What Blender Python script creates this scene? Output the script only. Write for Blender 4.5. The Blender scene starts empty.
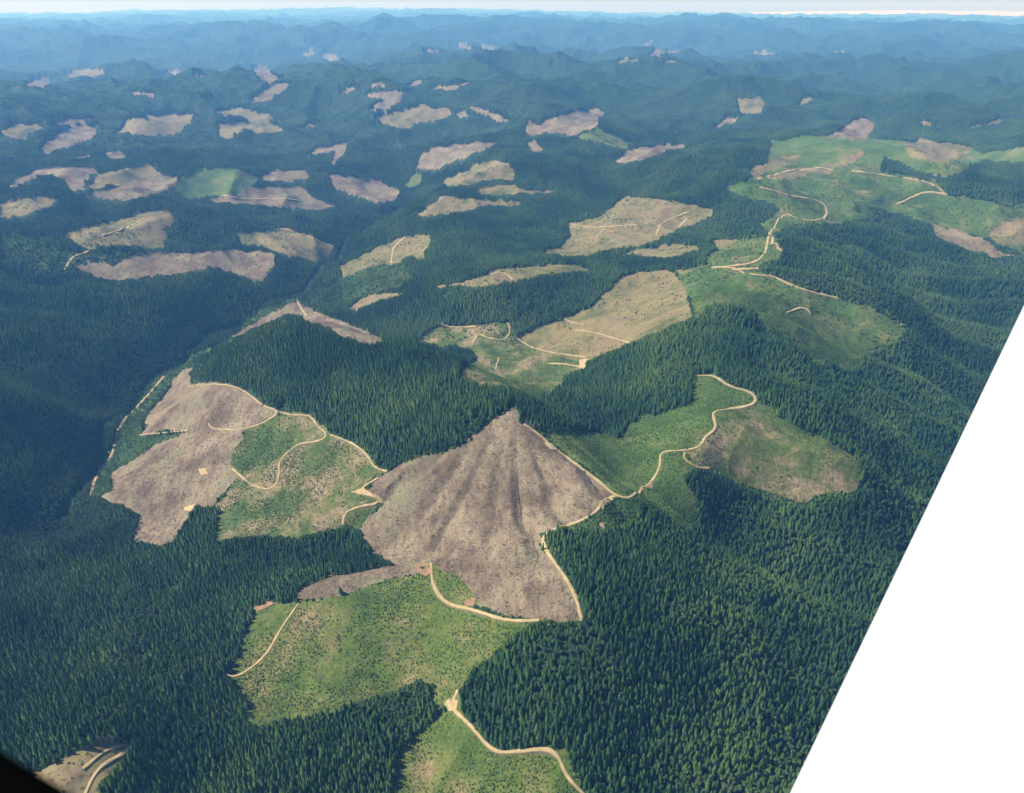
import bpy, math, random
import numpy as np
from mathutils import Vector, Matrix

# ------------------------------------------------------------------ camera, light, exposure
W, H = 1024, 793
FPX = 780.0
ZC = 1100.0
PITCH = math.radians(26.8)
SUN_EL = math.radians(46); SUN_V = (-0.99, 0.10)
HAZE_DENS = 5.4e-5
HAZE_COL = (0.165, 0.46, 1.0, 1)
sc = bpy.context.scene
C = sc.collection
cam_d = bpy.data.cameras.new('camera'); cam = bpy.data.objects.new('camera', cam_d); C.objects.link(cam)
cam.location = (0, 0, ZC); cam.rotation_euler = (math.radians(90) - PITCH, 0, 0)
cam_d.sensor_width = 36; cam_d.sensor_fit = 'HORIZONTAL'; cam_d.lens = FPX / W * 36
cam_d.clip_start = 0.02; cam_d.clip_end = 400000
cam_d.dof.use_dof = True; cam_d.dof.focus_distance = 1800; cam_d.dof.aperture_fstop = 12
sc.camera = cam
world = bpy.data.worlds.new('World'); sc.world = world; world.use_nodes = True
nt = world.node_tree
sky = nt.nodes.new('ShaderNodeTexSky'); sky.sky_type = 'NISHITA'; sky.sun_disc = False
sky.sun_elevation = SUN_EL; sky.sun_rotation = math.atan2(SUN_V[0], SUN_V[1])
sky.altitude = 1000; sky.air_density = 1.0; sky.dust_density = 0.2; sky.ozone_density = 6.0
bg = nt.nodes['Background']; bg.inputs[1].default_value = 0.07
nt.links.new(sky.outputs[0], bg.inputs[0])
sun_d = bpy.data.lights.new('sun', 'SUN'); sun_d.energy = 5.0; sun_d.angle = math.radians(0.5); sun_d.color = (1, 0.955, 0.88)
sun = bpy.data.objects.new('sun', sun_d); C.objects.link(sun)
to_sun = Vector((SUN_V[0] * math.cos(SUN_EL), SUN_V[1] * math.cos(SUN_EL), math.sin(SUN_EL))).normalized()
sun.rotation_euler = to_sun.to_track_quat('Z', 'Y').to_euler(); sun.location = (-50, 30, ZC + 50)
sc.view_settings.view_transform = 'Standard'; sc.view_settings.look = 'None'
sc.view_settings.exposure = 0.78; sc.view_settings.gamma = 1; sc.view_settings.use_curve_mapping = False
sc.cycles.use_denoising = True; sc.cycles.max_bounces = 4; sc.cycles.diffuse_bounces = 2; sc.cycles.volume_bounces = 1; sc.cycles.glossy_bounces = 1
sc.cycles.transparent_max_bounces = 4; sc.cycles.caustics_reflective = False; sc.cycles.caustics_refractive = False

rng = np.random.default_rng(7); random.seed(7)
cP, sP = math.cos(PITCH), math.sin(PITCH)

def tag(o, label=None, cat=None, group=None, kind=None):
    if label: o['label'] = label
    if cat: o['category'] = cat
    if group: o['group'] = group
    if kind: o['kind'] = kind
    return o

# ------------------------------------------------------------------ noise
_T = rng.random((256, 256))
def vnoise(x, y, seed=0):
    x = x + seed * 17.31; y = y + seed * 9.77
    xi = np.floor(x).astype(np.int64); yi = np.floor(y).astype(np.int64)
    fx = x - xi; fy = y - yi
    fx = fx * fx * fx * (fx * (fx * 6 - 15) + 10); fy = fy * fy * fy * (fy * (fy * 6 - 15) + 10)
    x0 = xi & 255; x1 = (xi + 1) & 255; y0 = yi & 255; y1 = (yi + 1) & 255
    return (_T[x0, y0] * (1 - fx) + _T[x1, y0] * fx) * (1 - fy) + (_T[x0, y1] * (1 - fx) + _T[x1, y1] * fx) * fy
def fbm(x, y, wl, oct=3, seed=0, gain=0.5):
    s = 0; a = 1; t = 0
    for k in range(oct):
        c, d = math.cos(0.7 * k + seed), math.sin(0.7 * k + seed)
        s = s + a * (vnoise((x * c - y * d) / wl, (x * d + y * c) / wl, seed + k * 3) - 0.5); t += a; a *= gain; wl /= 2.03
    return s / t * 2          # about -1..1
def ridged(x, y, wl, oct=3, seed=0):
    s = 0; a = 1; t = 0
    for k in range(oct):
        c, d = math.cos(0.9 * k + seed), math.sin(0.9 * k + seed)
        n = vnoise((x * c - y * d) / wl, (x * d + y * c) / wl, seed + k * 5)
        s = s + a * (0.5 - 2 * np.abs(n - 0.5)); t += a; a *= 0.5; wl /= 2.1
    return s / t
def sstep(a, b, x):
    t = np.clip((x - a) / (b - a), 0, 1); return t * t * (3 - 2 * t)

# ------------------------------------------------------------------ pixel <-> direction
def pix_dir(px, py):
    cx = (np.asarray(px, float) - W / 2) / FPX; cy = (H / 2 - np.asarray(py, float)) / FPX
    dx = cx; dy = cP + cy * sP; dz = cy * cP - sP
    hor = np.hypot(dx, dy)
    return np.arctan2(dx, dy), dz / hor      # azimuth (from +Y to +X), slope
def to_pix(x, y, z):
    dz = z - ZC
    fwd = y * cP - dz * sP; up = y * sP + dz * cP
    return W / 2 + FPX * x / fwd, H / 2 - FPX * up / fwd, fwd

# ------------------------------------------------------------------ terrain shape: known heights of crests, slopes and valley floors
CP = [
 # river valley
 (20,520,5),(60,500,0),(95,450,0),(130,400,0),(170,362,0),(240,325,5),(300,290,8),(335,262,10),(372,228,12),(400,205,15),(380,190,15),(450,160,40),
 # hills left of river
 (0,268,250),(60,262,210),(130,282,150),(200,290,90),(0,330,190),(90,335,130),(170,330,60),(0,405,160),(60,408,100),(35,300,120),(60,372,85),(30,445,90),(-60,330,230),(-60,420,200),(-80,520,120),
 # left foreground forest
 (0,600,70),(100,600,50),(60,560,30),(150,545,20),(200,565,45),(230,610,70),(100,690,90),(0,740,130),(80,745,170),(40,790,140),(180,700,70),(-80,650,130),(-80,790,180),(200,780,90),(300,770,100),
 # front clearing and its crest
 (258,607,100),(300,592,122),(345,578,142),(430,566,172),(480,560,190),(545,545,228),(580,520,242),(610,496,252),
 (240,690,35),(300,720,42),(400,690,65),(440,690,85),(380,620,120),(330,650,85),(450,600,160),(500,622,188),(580,618,212),(300,640,85),
 (470,720,100),(420,770,40),(340,760,75),(560,720,135),(520,660,170),(600,650,190),(600,780,90),(700,650,130),(750,780,20),(650,740,90),(800,700,15),(480,790,60),(850,620,25),(860,790,-20),(900,700,-20),
 # forest behind the front crest
 (300,560,62),(350,552,75),(400,560,118),(440,550,138),(280,535,75),
 # pyramid
 (515,403,330),(540,425,312),(575,462,282),(470,440,282),(440,480,215),(500,480,245),(540,500,228),(560,480,255),(450,520,170),(380,540,115),(390,480,165),(370,495,145),(420,460,235),
 # forested hill left of it
 (290,318,300),(240,335,235),(195,385,105),(340,335,290),(400,350,300),(450,372,300),(370,468,180),(300,400,215),(250,385,190),(300,440,170),
 # left clearcuts
 (200,400,110),(150,430,40),(270,412,195),(200,440,100),(230,470,120),(200,500,60),(150,540,22),(110,495,8),(320,500,115),(340,440,185),(170,480,45),(280,470,135),
 # behind the pyramid
 (500,360,85),(450,330,95),(560,390,110),(420,360,120),(615,440,165),(620,480,215),(640,400,205),(560,350,120),(500,385,110),
 # green bowl and its crest
 (640,496,240),(660,455,235),(700,450,245),(715,425,258),(755,400,262),(700,378,262),(690,340,285),(800,430,235),(855,455,195),(760,460,210),(830,500,160),(700,490,200),(650,540,185),
 (674,530,185),(735,560,120),(800,590,60),(674,566,190),(756,602,115),(858,632,45),(720,580,110),(780,588,60),(720,530,115),(790,540,90),
 # crest behind it
 (640,335,240),(730,303,312),(765,325,285),(810,362,225),(896,420,120),(957,440,70),(890,480,110),(930,480,60),(900,390,120),(980,420,0),(1050,500,-20),(1000,560,-20),(900,560,45),
 (620,400,190),(590,370,150),
 # tan clearing behind
 (640,290,180),(570,330,120),(690,290,240),(600,345,135),(530,330,105),(500,290,195),(590,275,205),(400,310,115),(450,305,165),(390,335,60),(420,320,95),
 (700,268,258),(740,270,275),(860,302,255),(905,328,200),(800,300,262),(840,330,190),(780,247,318),(740,262,255),(800,255,290),
 (900,280,110),(950,330,70),(1000,300,60),(1060,330,40),(860,260,200),(920,240,130),(1000,250,110),
 # middle distance
 (620,220,215),(560,240,130),(640,250,180),(480,270,185),(480,235,190),(500,190,200),(440,215,110),(430,240,125),(360,290,60),(350,250,60),(600,190,170),(660,180,210),
 (720,180,260),(760,160,290),(800,210,230),(850,190,260),(920,170,260),(960,200,230),(1000,160,240),(1000,200,200),(900,130,260),
 (200,250,90),(100,230,140),(200,190,160),(100,180,170),(270,190,150),(30,200,140),(200,165,110),(60,150,200),(290,240,110),
 (350,185,70),(360,140,120),(430,150,200),(420,115,260),(480,120,260),(570,118,330),(640,150,200),(640,110,320),(720,120,230),(855,125,250),(855,100,360),(900,112,220),
 (150,125,240),(250,120,230),(40,130,260),
]
FARP = [ # column px, distance m, height
 (100,12000,170),(300,11500,200),(430,11500,260),(540,10500,300),(640,10500,260),(740,10800,190),(860,11000,120),(980,12500,230),
 (540,14500,20),(250,15000,30),(0,15000,50),(750,15500,60),(900,14500,80),(1024,12500,240),
 (150,21000,300),(400,21000,330),(700,21000,380),(900,22000,280),(50,30000,300),(300,30000,260),(600,32000,300),(900,32000,200),
 (0,45000,150),(300,45000,240),(450,50000,300),(700,45000,100),(1000,45000,60),(0,75000,60),(350,75000,380),(500,75000,250),(700,75000,0),(1000,75000,-30),
]
cpx = []
for px, py, z in CP:
    a, s = pix_dir(px, py); cpx.append((float(a), math.log((z - ZC) / float(s)), z))
for px, r, z in FARP:
    a, s = pix_dir(px, 60); cpx.append((float(a), math.log(r), z))
for a in (-1.0, -0.5, 0, 0.5, 1.0): cpx.append((a, math.log(400), 90))
cpx = np.array(cpx)
# keep duplicates apart, thin plate spline in (azimuth, log range)
A_, L_, Z_ = cpx[:, 0], cpx[:, 1], cpx[:, 2]
def tps(d2): return np.where(d2 > 1e-12, d2 * np.log(d2 + 1e-12), 0)
n_ = len(A_)
K = tps((A_[:, None] - A_) ** 2 + (L_[:, None] - L_) ** 2) + np.eye(n_) * 0.0025
Pm = np.stack([np.ones(n_), A_, L_], 1)
sol = np.linalg.solve(np.block([[K, Pm], [Pm.T, np.zeros((3, 3))]]), np.concatenate([Z_, np.zeros(3)]))
def tps_eval(a, l):
    out = sol[n_] + sol[n_ + 1] * a + sol[n_ + 2] * l
    for k in range(n_): out = out + sol[k] * tps((a - A_[k]) ** 2 + (l - L_[k]) ** 2)
    return out

_a, _s = pix_dir(515, 403); _r = (330 - ZC) / float(_s); PK = (_r * math.sin(_a), _r * math.cos(_a))
_rv = [(60,505),(80,482),(95,452),(110,424),(132,398),(155,376),(190,350),(230,330),(262,312),(300,292),(335,264),(372,230),(400,206)]
_ra, _rs = pix_dir([p[0] for p in _rv], [p[1] for p in _rv]); _rr = -ZC / _rs
RIV = np.stack([_rr * np.sin(_ra), _rr * np.cos(_ra)], 1)
def river_d(x, y):
    d = np.full(np.shape(x), 1e9)
    for (x0, y0), (x1, y1) in zip(RIV[:-1], RIV[1:]):
        ux, uy = x1 - x0, y1 - y0; t = np.clip(((x - x0) * ux + (y - y0) * uy) / (ux * ux + uy * uy), 0, 1)
        d = np.minimum(d, np.hypot(x - x0 - t * ux, y - y0 - t * uy))
    return d
def terrain(a, r, base):
    x = r * np.sin(a); y = r * np.cos(a)
    far = sstep(3500, 9500, r); vfar = sstep(10000, 22000, r)
    z = base + 0
    pk = 0.35 + 0.65 * sstep(250, 520, np.hypot(x - PK[0] * .9, y - PK[1] + 170))
    z += 24 * ridged(x, y, 210, 3, 2) * pk + 2.0 * fbm(x, y, 40, 2, 5)
    z += (44 * pk + 50 * far) * ridged(x, y, 700, 3, 4)
    z += sstep(2300, 4500, r) * 270 * ridged(x, y, 1250, 3, 17)
    z += far * 400 * ridged(x, y, 2300, 3, 8) + sstep(6000, 10000, r) * 320 * ridged(x, y * .7, 4200, 3, 14)
    z += vfar * 370 * ridged(x, y * 0.8, 7000, 4, 11) * (1 - 0.8 * sstep(45000, 75000, r))
    # right hand slopes: parallel spurs running away to the right
    px_, py_, _ = to_pix(x, y, base)
    wR = sstep(640, 760, px_) * (1 - sstep(3800, 5200, r)) * sstep(-0.2, 0.0, a)
    t = (x * 0.12 + y * 0.99)
    z += wR * 36 * (0.5 - 2 * np.abs(((t + 90 * fbm(x, y, 420, 2, 3)) / 185.0) % 1.0 - 0.5) )
    wL = (1 - sstep(-750, -450, x)) * sstep(1500, 1900, r) * (1 - sstep(4200, 5500, r))
    z += wL * 36 * (0.5 - 2 * np.abs((((y - 0.15 * x) + 150 * fbm(x, y, 600, 2, 7)) / 330.0) % 1.0 - 0.5))
    rd_ = river_d(x, y)
    z -= 34 * np.exp(-(rd_ / 110.0) ** 2) + 6 * np.exp(-(rd_ / 16.0) ** 2)
    # gullies running down the pyramid
    dx = x - PK[0]; dy = y - PK[1]; d = np.hypot(dx, dy); th = np.arctan2(dx, -dy)
    q = th * 3.3 + 0.5 * fbm(x, y, 170, 3, 9) + 0.25 * fbm(th * 300, th * 0, 90, 2, 6) + 0.3
    g = np.abs(((q) % 1.0) - 0.5) * 2
    z += -15 * (0.5 + 0.9 * vnoise(np.floor(q + .5) * 3.3, q * 0, 3)) * (1 - sstep(0.0, 0.75, g)) * sstep(70, 260, d) * (1 - sstep(330, 480, d)) * (np.abs(th + 0.15) < 1.15)
    return z

AZ0, AZ1, NA = math.radians(-50), math.radians(50), 1750
az = np.linspace(AZ0, AZ1, NA)
rr = [380.0]
while rr[-1] < 76000:
    r = rr[-1]; rr.append(r + max(2.2, (r * r + 900 ** 2) / (930 * FPX) * 0.62 if r < 16000 else 0.009 * r * 0.9))
rr = np.array(rr); NR = len(rr)
# spline on a coarser lattice, then blown up
ca = np.linspace(AZ0, AZ1, 420); cl = np.linspace(math.log(379), math.log(78000), 620)
CB = tps_eval(*np.meshgrid(ca, cl))
def lat(a, r):
    u = (a - AZ0) / (AZ1 - AZ0) * 419; v = (np.log(r) - cl[0]) / (cl[-1] - cl[0]) * 619
    u = np.clip(u, 0, 418.999); v = np.clip(v, 0, 618.999); i = u.astype(int); j = v.astype(int); fu = u - i; fv = v - j
    return (CB[j, i] * (1 - fu) + CB[j, i + 1] * fu) * (1 - fv) + (CB[j + 1, i] * (1 - fu) + CB[j + 1, i + 1] * fu) * fv
GA, GR = np.meshgrid(az, rr)
GZ = terrain(GA, GR, lat(GA, GR))
GX = GR * np.sin(GA); GY = GR * np.cos(GA)
def ground(a, r):
    return terrain(a, r, lat(a, r))
print('grid', NR, NA)

# ------------------------------------------------------------------ traced outlines (crop origin, scale) -> ground positions
S1 = 350 / 1024
CR = {'c1': (0, 0, S1), 'c2': (340, 0, S1), 'c3': (674, 0, S1), 'c4': (0, 260, S1), 'c5': (340, 260, S1), 'c6': (674, 260, S1), 'c7': (0, 523, S1),
      'c8': (340, 523, S1), 'c9': (674, 523, S1), 'z2': (100, 340, 300 / 1024), 'z3': (340, 380, 300 / 915), 'z4': (560, 340, 0.3125),
      'z5': (220, 540, 340 / 1024), 'z6': (0, 700, 0.15625), 'z7': (400, 660, 0.1953), 'im': (0, 0, 1)}
def cpix(c, pts):
    ox, oy, s = CR[c]; return [(ox + x * s, oy + y * s) for x, y in pts]
def hit(px, py):
    """first ground point seen along each pixel's ray -> azimuth, range"""
    a, s = pix_dir(px, py); a = np.atleast_1d(a); s = np.atleast_1d(s)
    u = (a - AZ0) / (AZ1 - AZ0) * (NA - 1); i = np.clip(u.astype(int), 0, NA - 2); f = u - i
    out = np.zeros(len(a))
    for k in range(len(a)):
        col = GZ[:, i[k]] * (1 - f[k]) + GZ[:, i[k] + 1] * f[k]
        d = col - (ZC + s[k] * rr)
        w = np.nonzero(d > 0)[0]
        j = w[0] if len(w) else NR - 1
        if j == 0 or not len(w): out[k] = rr[j]
        else:
            t = -d[j - 1] / (d[j] - d[j - 1]); out[k] = rr[j - 1] + t * (rr[j] - rr[j - 1])
    return a, out
def dens(pts, closed, step=2.5, jit=0.05):
    o = []
    n = len(pts)
    for k in range(n if closed else n - 1):
        x0, y0 = pts[k]; x1, y1 = pts[(k + 1) % n]; L = math.hypot(x1 - x0, y1 - y0); m = max(1, int(L / step))
        nx, ny = -(y1 - y0) / (L + 1e-9), (x1 - x0) / (L + 1e-9)
        off = 0
        for q in range(m):
            t = q / m
            if q: off = off * 0.75 + random.gauss(0, 1) * min(L * jit, 0.8)
            e = min(1, 3 * t, 3 * (1 - t))
            o.append((x0 + (x1 - x0) * t + nx * off * e, y0 + (y1 - y0) * t + ny * off * e))
    if not closed: o.append(pts[-1])
    return o
# ground cover: 0 forest, then B slash brown, T dry tan, G green young, M mixed young, D dark young
KINDS = 'FBTGMDE'
CLR = [
 ('B','c1',[(735,200),(765,197),(800,220),(830,228),(790,250),(760,235)],'small pale clearcut high on a far wooded slope'),
 ('B','c1',[(730,300),(770,265),(805,245),(858,245),(830,270),(770,305)],'pale wedge clearcut on far slope'),
 ('T','c1',[(335,395),(375,350),(450,340),(565,332),(570,345),(530,395),(440,405)],'grey green clearcut on far ridge'),
 ('T','c1',[(0,385),(50,360),(110,362),(130,380),(70,415),(20,405)],'pale far clearcut at the left edge'),
 ('B','c1',[(115,435),(170,385),(240,365),(292,365),(285,400),(215,430),(135,455)],'slanting pale clearcut'),
 ('B','c1',[(130,370),(165,350),(230,347),(280,352),(240,362),(180,372)],'thin pale clearcut'),
 ('T','c1',[(625,325),(690,315),(790,335),(805,360),(730,352),(660,345)],'upper of two tan strips'),
 ('T','c1',[(637,362),(700,355),(770,358),(838,385),(770,400),(715,385),(670,415),(637,405)],'lower of two tan strips'),
 ('B','c1',[(470,220),(500,208),(535,212),(510,228)],''),('B','c1',[(560,225),(590,218),(608,228),(580,233)],''),
 ('B','c1',[(365,270),(400,265),(455,275),(450,288),(410,285)],''),('T','c1',[(190,225),(240,205),(300,208),(305,222),(240,235)],''),
 ('B','c1',[(70,245),(110,238),(150,240),(130,258),(80,258)],''),('B','c1',[(565,285),(600,288),(628,296),(600,299)],''),
 ('B','c1',[(300,448),(340,440),(395,455),(360,468),(320,465)],''),('B','c1',[(215,462),(260,452),(268,458),(230,470)],''),
 ('T','c1',[(880,380),(930,358),(938,362),(900,382)],''),('B','c1',[(990,270),(1015,258),(1045,262),(1015,280)],''),
 ('T','c1',[(940,165),(975,158),(995,180),(965,188)],''),('T','c1',[(880,162),(915,155),(925,160),(900,168)],''),
 ('B','c1',[(20,550),(60,520),(130,495),(240,490),(290,505),(260,520),(245,560),(200,555),(170,520),(120,515),(60,545)],'curved brown clearcut'),
 ('T','c1',[(245,555),(290,510),(380,490),(430,478),(470,512),(345,545)],'grey green patch'),
 ('B','c1',[(240,578),(345,548),(470,512),(520,515),(515,548),(440,575),(330,590)],'rosy brown clearcut'),
 ('E','c1',[(505,565),(530,520),(590,495),(690,495),(760,525),(730,545),(735,560),(660,580),(580,580)],'green replanted patch'),
 ('B','c1',[(750,530),(800,500),(890,497),(905,520),(890,535),(780,530)],''),
 ('B','c1',[(565,578),(660,580),(735,550),(880,545),(910,575),(980,605),(900,615),(780,605),(640,597)],'brown clearcut'),
 ('T','c1',[(0,600),(60,585),(130,577),(180,590),(130,610),(60,635),(0,640)],''),
 ('T','c1',[(195,685),(280,660),(370,640),(400,620),(490,618),(515,650),(470,670),(485,690),(480,725),(360,720),(250,730),(190,700)],'tan clearing'),
 ('T','c1',[(690,685),(780,680),(830,663),(980,720),(960,755),(900,760),(800,735),(740,718),(705,715)],'tan clearing'),
 ('D','c1',[(0,690),(40,683),(110,705),(230,740),(390,735),(330,780),(220,775),(190,790),(0,770)],'dark green replanted slope'),
 ('B','im',[(73,266),(88,262),(112,266),(137,252),(191,254),(232,249),(274,254),(275,264),(266,276),(262,283),(246,279),(229,273),(205,270),(171,276),(130,281),(106,281),(92,275)],'long brown clearcut'),
 ('B','c1',[(855,470),(960,430),(1015,418),(1005,450),(980,485),(965,480),(985,440)],''),
 ('B','im',[(326,174),(350,176),(380,180),(400,192),(395,200),(375,204),(352,196),(335,190)],''),
 ('B','c2',[(217,500),(235,455),(270,432),(360,422),(420,415),(462,418),(400,450),(330,475),(270,500)],'rosy clearcut'),
 ('T','c2',[(297,545),(305,525),(375,500),(385,482),(490,477),(508,500),(508,528),(420,530),(350,545)],''),
 ('T','c2',[(395,555),(440,547),(510,542),(520,553),(635,562),(560,570),(460,572)],''),
 ('T','c2',[(205,635),(265,600),(290,575),(400,583),(530,590),(520,603),(440,600),(330,625),(270,632)],''),
 ('G','c2',[(180,545),(215,512),(240,510),(230,540),(205,550)],''),
 ('T','im',[(340,266),(362,255),(385,244),(405,237),(430,235),(430,244),(424,253),(425,260),(408,258),(398,264),(375,269),(355,275),(342,279)],''),
 ('T','c2',[(100,345),(170,325),(240,305),(320,312),(330,340),(290,355),(230,365),(200,385),(150,375),(120,365)],''),
 ('B','c2',[(335,335),(360,320),(380,345),(350,352)],''),('B','c2',[(370,312),(400,310),(480,345),(505,365),(460,362),(400,335)],''),
 ('B','c2',[(540,385),(552,355),(575,370),(640,340),(700,320),(755,315),(778,335),(745,375),(690,400),(620,390),(560,402)],'brown clearcut on far hill'),
 ('G','c2',[(690,402),(750,378),(800,400),(850,420),(840,436),(760,418)],''),
 ('B','c2',[(545,420),(565,410),(595,440),(565,447)],''),
 ('B','c2',[(790,482),(835,445),(900,430),(1000,422),(1010,430),(900,465)],''),
 ('B','c2',[(75,270),(100,240),(120,238),(140,262)],''),('B','c2',[(0,268),(40,255),(65,265),(30,275)],''),
 ('B','c2',[(75,285),(110,270),(210,268),(200,278),(90,292)],''),('B','c2',[(85,328),(110,300),(150,287),(190,290),(170,305),(120,325)],''),
 ('B','c2',[(195,255),(220,236),(243,238),(240,250)],''),('T','c2',[(257,265),(290,252),(340,252),(375,240),(380,247),(320,272)],''),
 ('T','c2',[(232,155),(250,148),(290,150),(285,160)],''),('T','c2',[(810,190),(830,172),(880,175),(870,187)],''),
 ('B','c2',[(900,170),(925,148),(950,152),(930,172)],''),('B','c2',[(950,148),(985,150),(990,160),(960,160)],''),('T','c2',[(940,195),(960,178),(990,178),(970,190)],''),
 ('B','c2',[(600,190),(620,183),(636,190),(615,195)],''),('T','c2',[(395,133),(430,138),(465,150),(430,150)],''),('T','c2',[(345,140),(380,138),(382,145),(355,147)],''),
 ('T','c2',[(625,152),(650,142),(655,147),(635,155)],''),('T','c2',[(885,130),(910,125),(915,133),(890,136)],''),
 ('T','im',[(543,257),(546,249),(559,248),(571,236),(567,224),(600,217),(613,207),(626,196),(660,200),(690,205),(713,209),(712,216),(692,226),(668,236),(640,247),(610,252),(575,258)],'large tan green clearing'),
 ('T','im',[(620,255),(641,249),(678,244),(697,247),(700,252),(680,258),(650,258)],''),
 ('T','im',[(708,245),(715,240),(740,239),(758,239),(745,246),(725,251)],''),
 ('T','c5',[(265,82),(410,50),(460,25),(560,20),(680,12),(735,32),(620,40),(510,62),(420,80),(330,78)],''),
 ('T','c5',[(15,145),(60,115),(130,95),(195,95),(150,115),(80,135),(45,152)],''),
 ('D','c5',[(0,55),(110,18),(180,8),(215,60),(120,92),(60,112),(0,130)],''),
 ('B','im',[(220,347),(232,335),(266,316),(290,303),(298,301),(315,312),(345,322),(380,338),(384,346),(370,346),(340,337),(330,330),(318,326),(293,314),(280,318),(255,330),(240,338)],'brown strip clearcut over the saddle'),
 ('D','im',[(90,495),(96,478),(115,440),(125,415),(150,385),(162,368),(200,350),(232,338),(262,328),(215,352),(196,362),(190,368),(175,380),(155,402),(140,433),(185,433),(150,452),(115,470),(108,480),(112,492),(96,497)],'green replanted strip along the river'),
 ('D','im',[(232,336),(242,320),(284,302),(296,300),(266,316)],''),
 ('B','z2',[(325,90),(305,120),(310,150),(440,150),(510,185),(560,230),(610,240),(600,260),(520,300),(490,310),(490,340),(450,385),(445,430),(470,470),(400,540),(390,570),(330,570),(250,690),(200,708),(110,690),(120,650),(140,600),(70,560),(40,560),(0,535),(40,520),(35,470),(60,440),(130,400),(210,350),(300,315),(280,310),(140,325),(150,300),(160,260),(190,220),(240,165),(245,140),(280,105)],'brown gullied clearcut left'),
 ('M','z2',[(620,245),(720,255),(785,320),(860,350),(920,400),(975,450),(900,500),(930,540),(960,560),(940,580),(885,650),(840,630),(780,650),(720,665),(640,675),(560,668),(500,672),(390,690),(400,640),(410,580),(390,570),(470,470),(445,430),(450,385),(490,340),(490,310),(520,300),(600,260)],'green and tan clearing with looping track'),
 ('B','z3',[(535,65),(545,130),(590,150),(640,195),(720,260),(790,310),(840,355),(800,390),(740,430),(650,455),(610,470),(615,520),(680,590),(720,660),(738,737),(600,737),(500,720),(420,690),(400,650),(340,590),(280,565),(230,565),(150,560),(100,530),(60,455),(130,380),(70,345),(140,285),(240,235),(350,210),(400,170),(480,110)],'great brown pyramid clearcut'),
 ('G','z5',[(20,405),(60,340),(70,295),(105,215),(95,200),(150,185),(250,185),(350,170),(420,145),(500,120),(590,105),(640,75),(720,110),(760,165),(780,190),(760,210),(860,245),(950,243),(850,320),(760,390),(720,455),(700,500),(640,505),(650,440),(600,420),(560,440),(500,465),(440,480),(340,520),(230,545),(80,560),(75,520),(90,490),(60,460),(20,415)],'large green and tan front clearing'),
 ('B','z5',[(225,165),(330,105),(400,100),(500,80),(590,68),(640,75),(590,107),(500,122),(420,147),(350,172),(240,187)],'grey crest of the front clearing'),
 ('G','c8',[(345,495),(310,520),(310,550),(290,570),(245,600),(180,670),(165,720),(150,840),(760,840),(690,770),(685,740),(655,640),(640,665),(600,655),(480,670),(440,655),(400,610),(360,560)],'green clearing below the gravel road'),
 ('T','z6',[(190,455),(280,440),(400,370),(500,310),(620,265),(820,285),(835,300),(810,350),(760,400),(720,470),(640,520),(630,680),(350,680),(200,500)],'tan clearing at lower left'),
 ('E','z4',[(-60,290),(0,290),(60,285),(130,300),(185,320),(200,300),(250,245),(330,235),(420,200),(430,110),(490,105),(540,150),(620,165),(635,200),(600,218),(500,225),(505,285),(455,340),(400,360),(440,410),(395,430),(395,460),(440,510),(440,580),(400,610),(340,560),(240,510),(185,505),(110,430),(0,350)],'green replanted bowl'),
 ('M','z4',[(635,200),(660,205),(740,270),(860,330),(940,370),(955,440),(950,480),(850,490),(760,520),(640,480),(520,430),(440,410),(400,360),(455,340),(505,285),(500,225),(600,218)],'patchy tan and green slope'),
 ('D','z4',[(0,600),(60,590),(130,540),(190,510),(240,510),(250,560),(190,600),(120,610),(30,612)],''),
 ('M','c5',[(215,245),(285,195),(400,190),(490,182),(515,225),(570,265),(720,290),(720,320),(650,345),(655,400),(640,375),(600,400),(440,378),(350,350),(355,320),(400,290),(380,260),(250,250)],'green clearing with looping tracks'),
 ('T','c5',[(520,225),(600,190),(740,135),(800,70),(830,45),(950,27),(1010,70),(1030,170),(850,245),(810,265),(720,300),(610,280),(560,262)],'large tan clearcut'),
 ('E','c6',[(0,30),(90,15),(170,22),(290,45),(400,95),(480,115),(560,130),(690,200),(640,250),(590,250),(550,290),(520,320),(470,310),(400,295),(370,250),(330,210),(270,200),(230,150),(170,130),(110,140),(60,175),(45,120)],'green crest clearing'),
 ('E','c3',[(150,545),(230,520),(270,480),(280,410),(400,398),(640,410),(870,430),(900,450),(1024,430),(1024,475),(900,468),(850,500),(800,520),(700,500),(640,470),(610,460),(600,500),(700,520),(760,530),(800,570),(900,585),(1024,612),(1024,750),(960,715),(880,690),(720,650),(600,610),(545,598),(610,625),(560,642),(460,655),(360,655),(330,665),(290,690),(320,740),(240,790),(80,790),(100,745),(200,700),(270,690),(245,655),(310,620),(290,600),(180,570)],'wide green plateau clearing'),
 ('T','c3',[(215,508),(230,490),(300,460),(370,455),(360,480),(290,500),(245,525)],''),
 ('T','c3',[(245,525),(370,490),(470,480),(550,445),(555,455),(500,490),(450,512),(330,527)],''),
 ('T','c3',[(670,420),(730,405),(870,435),(820,470),(760,480),(690,465)],''),
 ('B','c3',[(445,400),(545,342),(575,355),(590,375),(560,408)],'brown wedge on wooded dome'),
 ('B','c3',[(110,380),(150,345),(195,337),(180,365)],''),('T','c3',[(180,290),(250,282),(268,310),(250,335),(190,330)],''),
 ('T','c3',[(355,315),(385,283),(430,290),(380,310)],''),('T','c3',[(705,360),(740,355),(790,370),(730,372)],''),
 ('T','c3',[(860,375),(950,348),(995,352),(910,370)],''),
 ('B','c3',[(750,655),(830,675),(900,700),(1000,755),(940,755),(860,735),(770,695)],''),
 ('T','c3',[(920,690),(960,650),(1024,640),(1024,720),(940,715)],''),
 ('B','c3',[(230,160),(260,148),(300,158),(270,166)],''),('T','c3',[(465,152),(490,148),(495,156),(470,158)],''),
]
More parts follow.
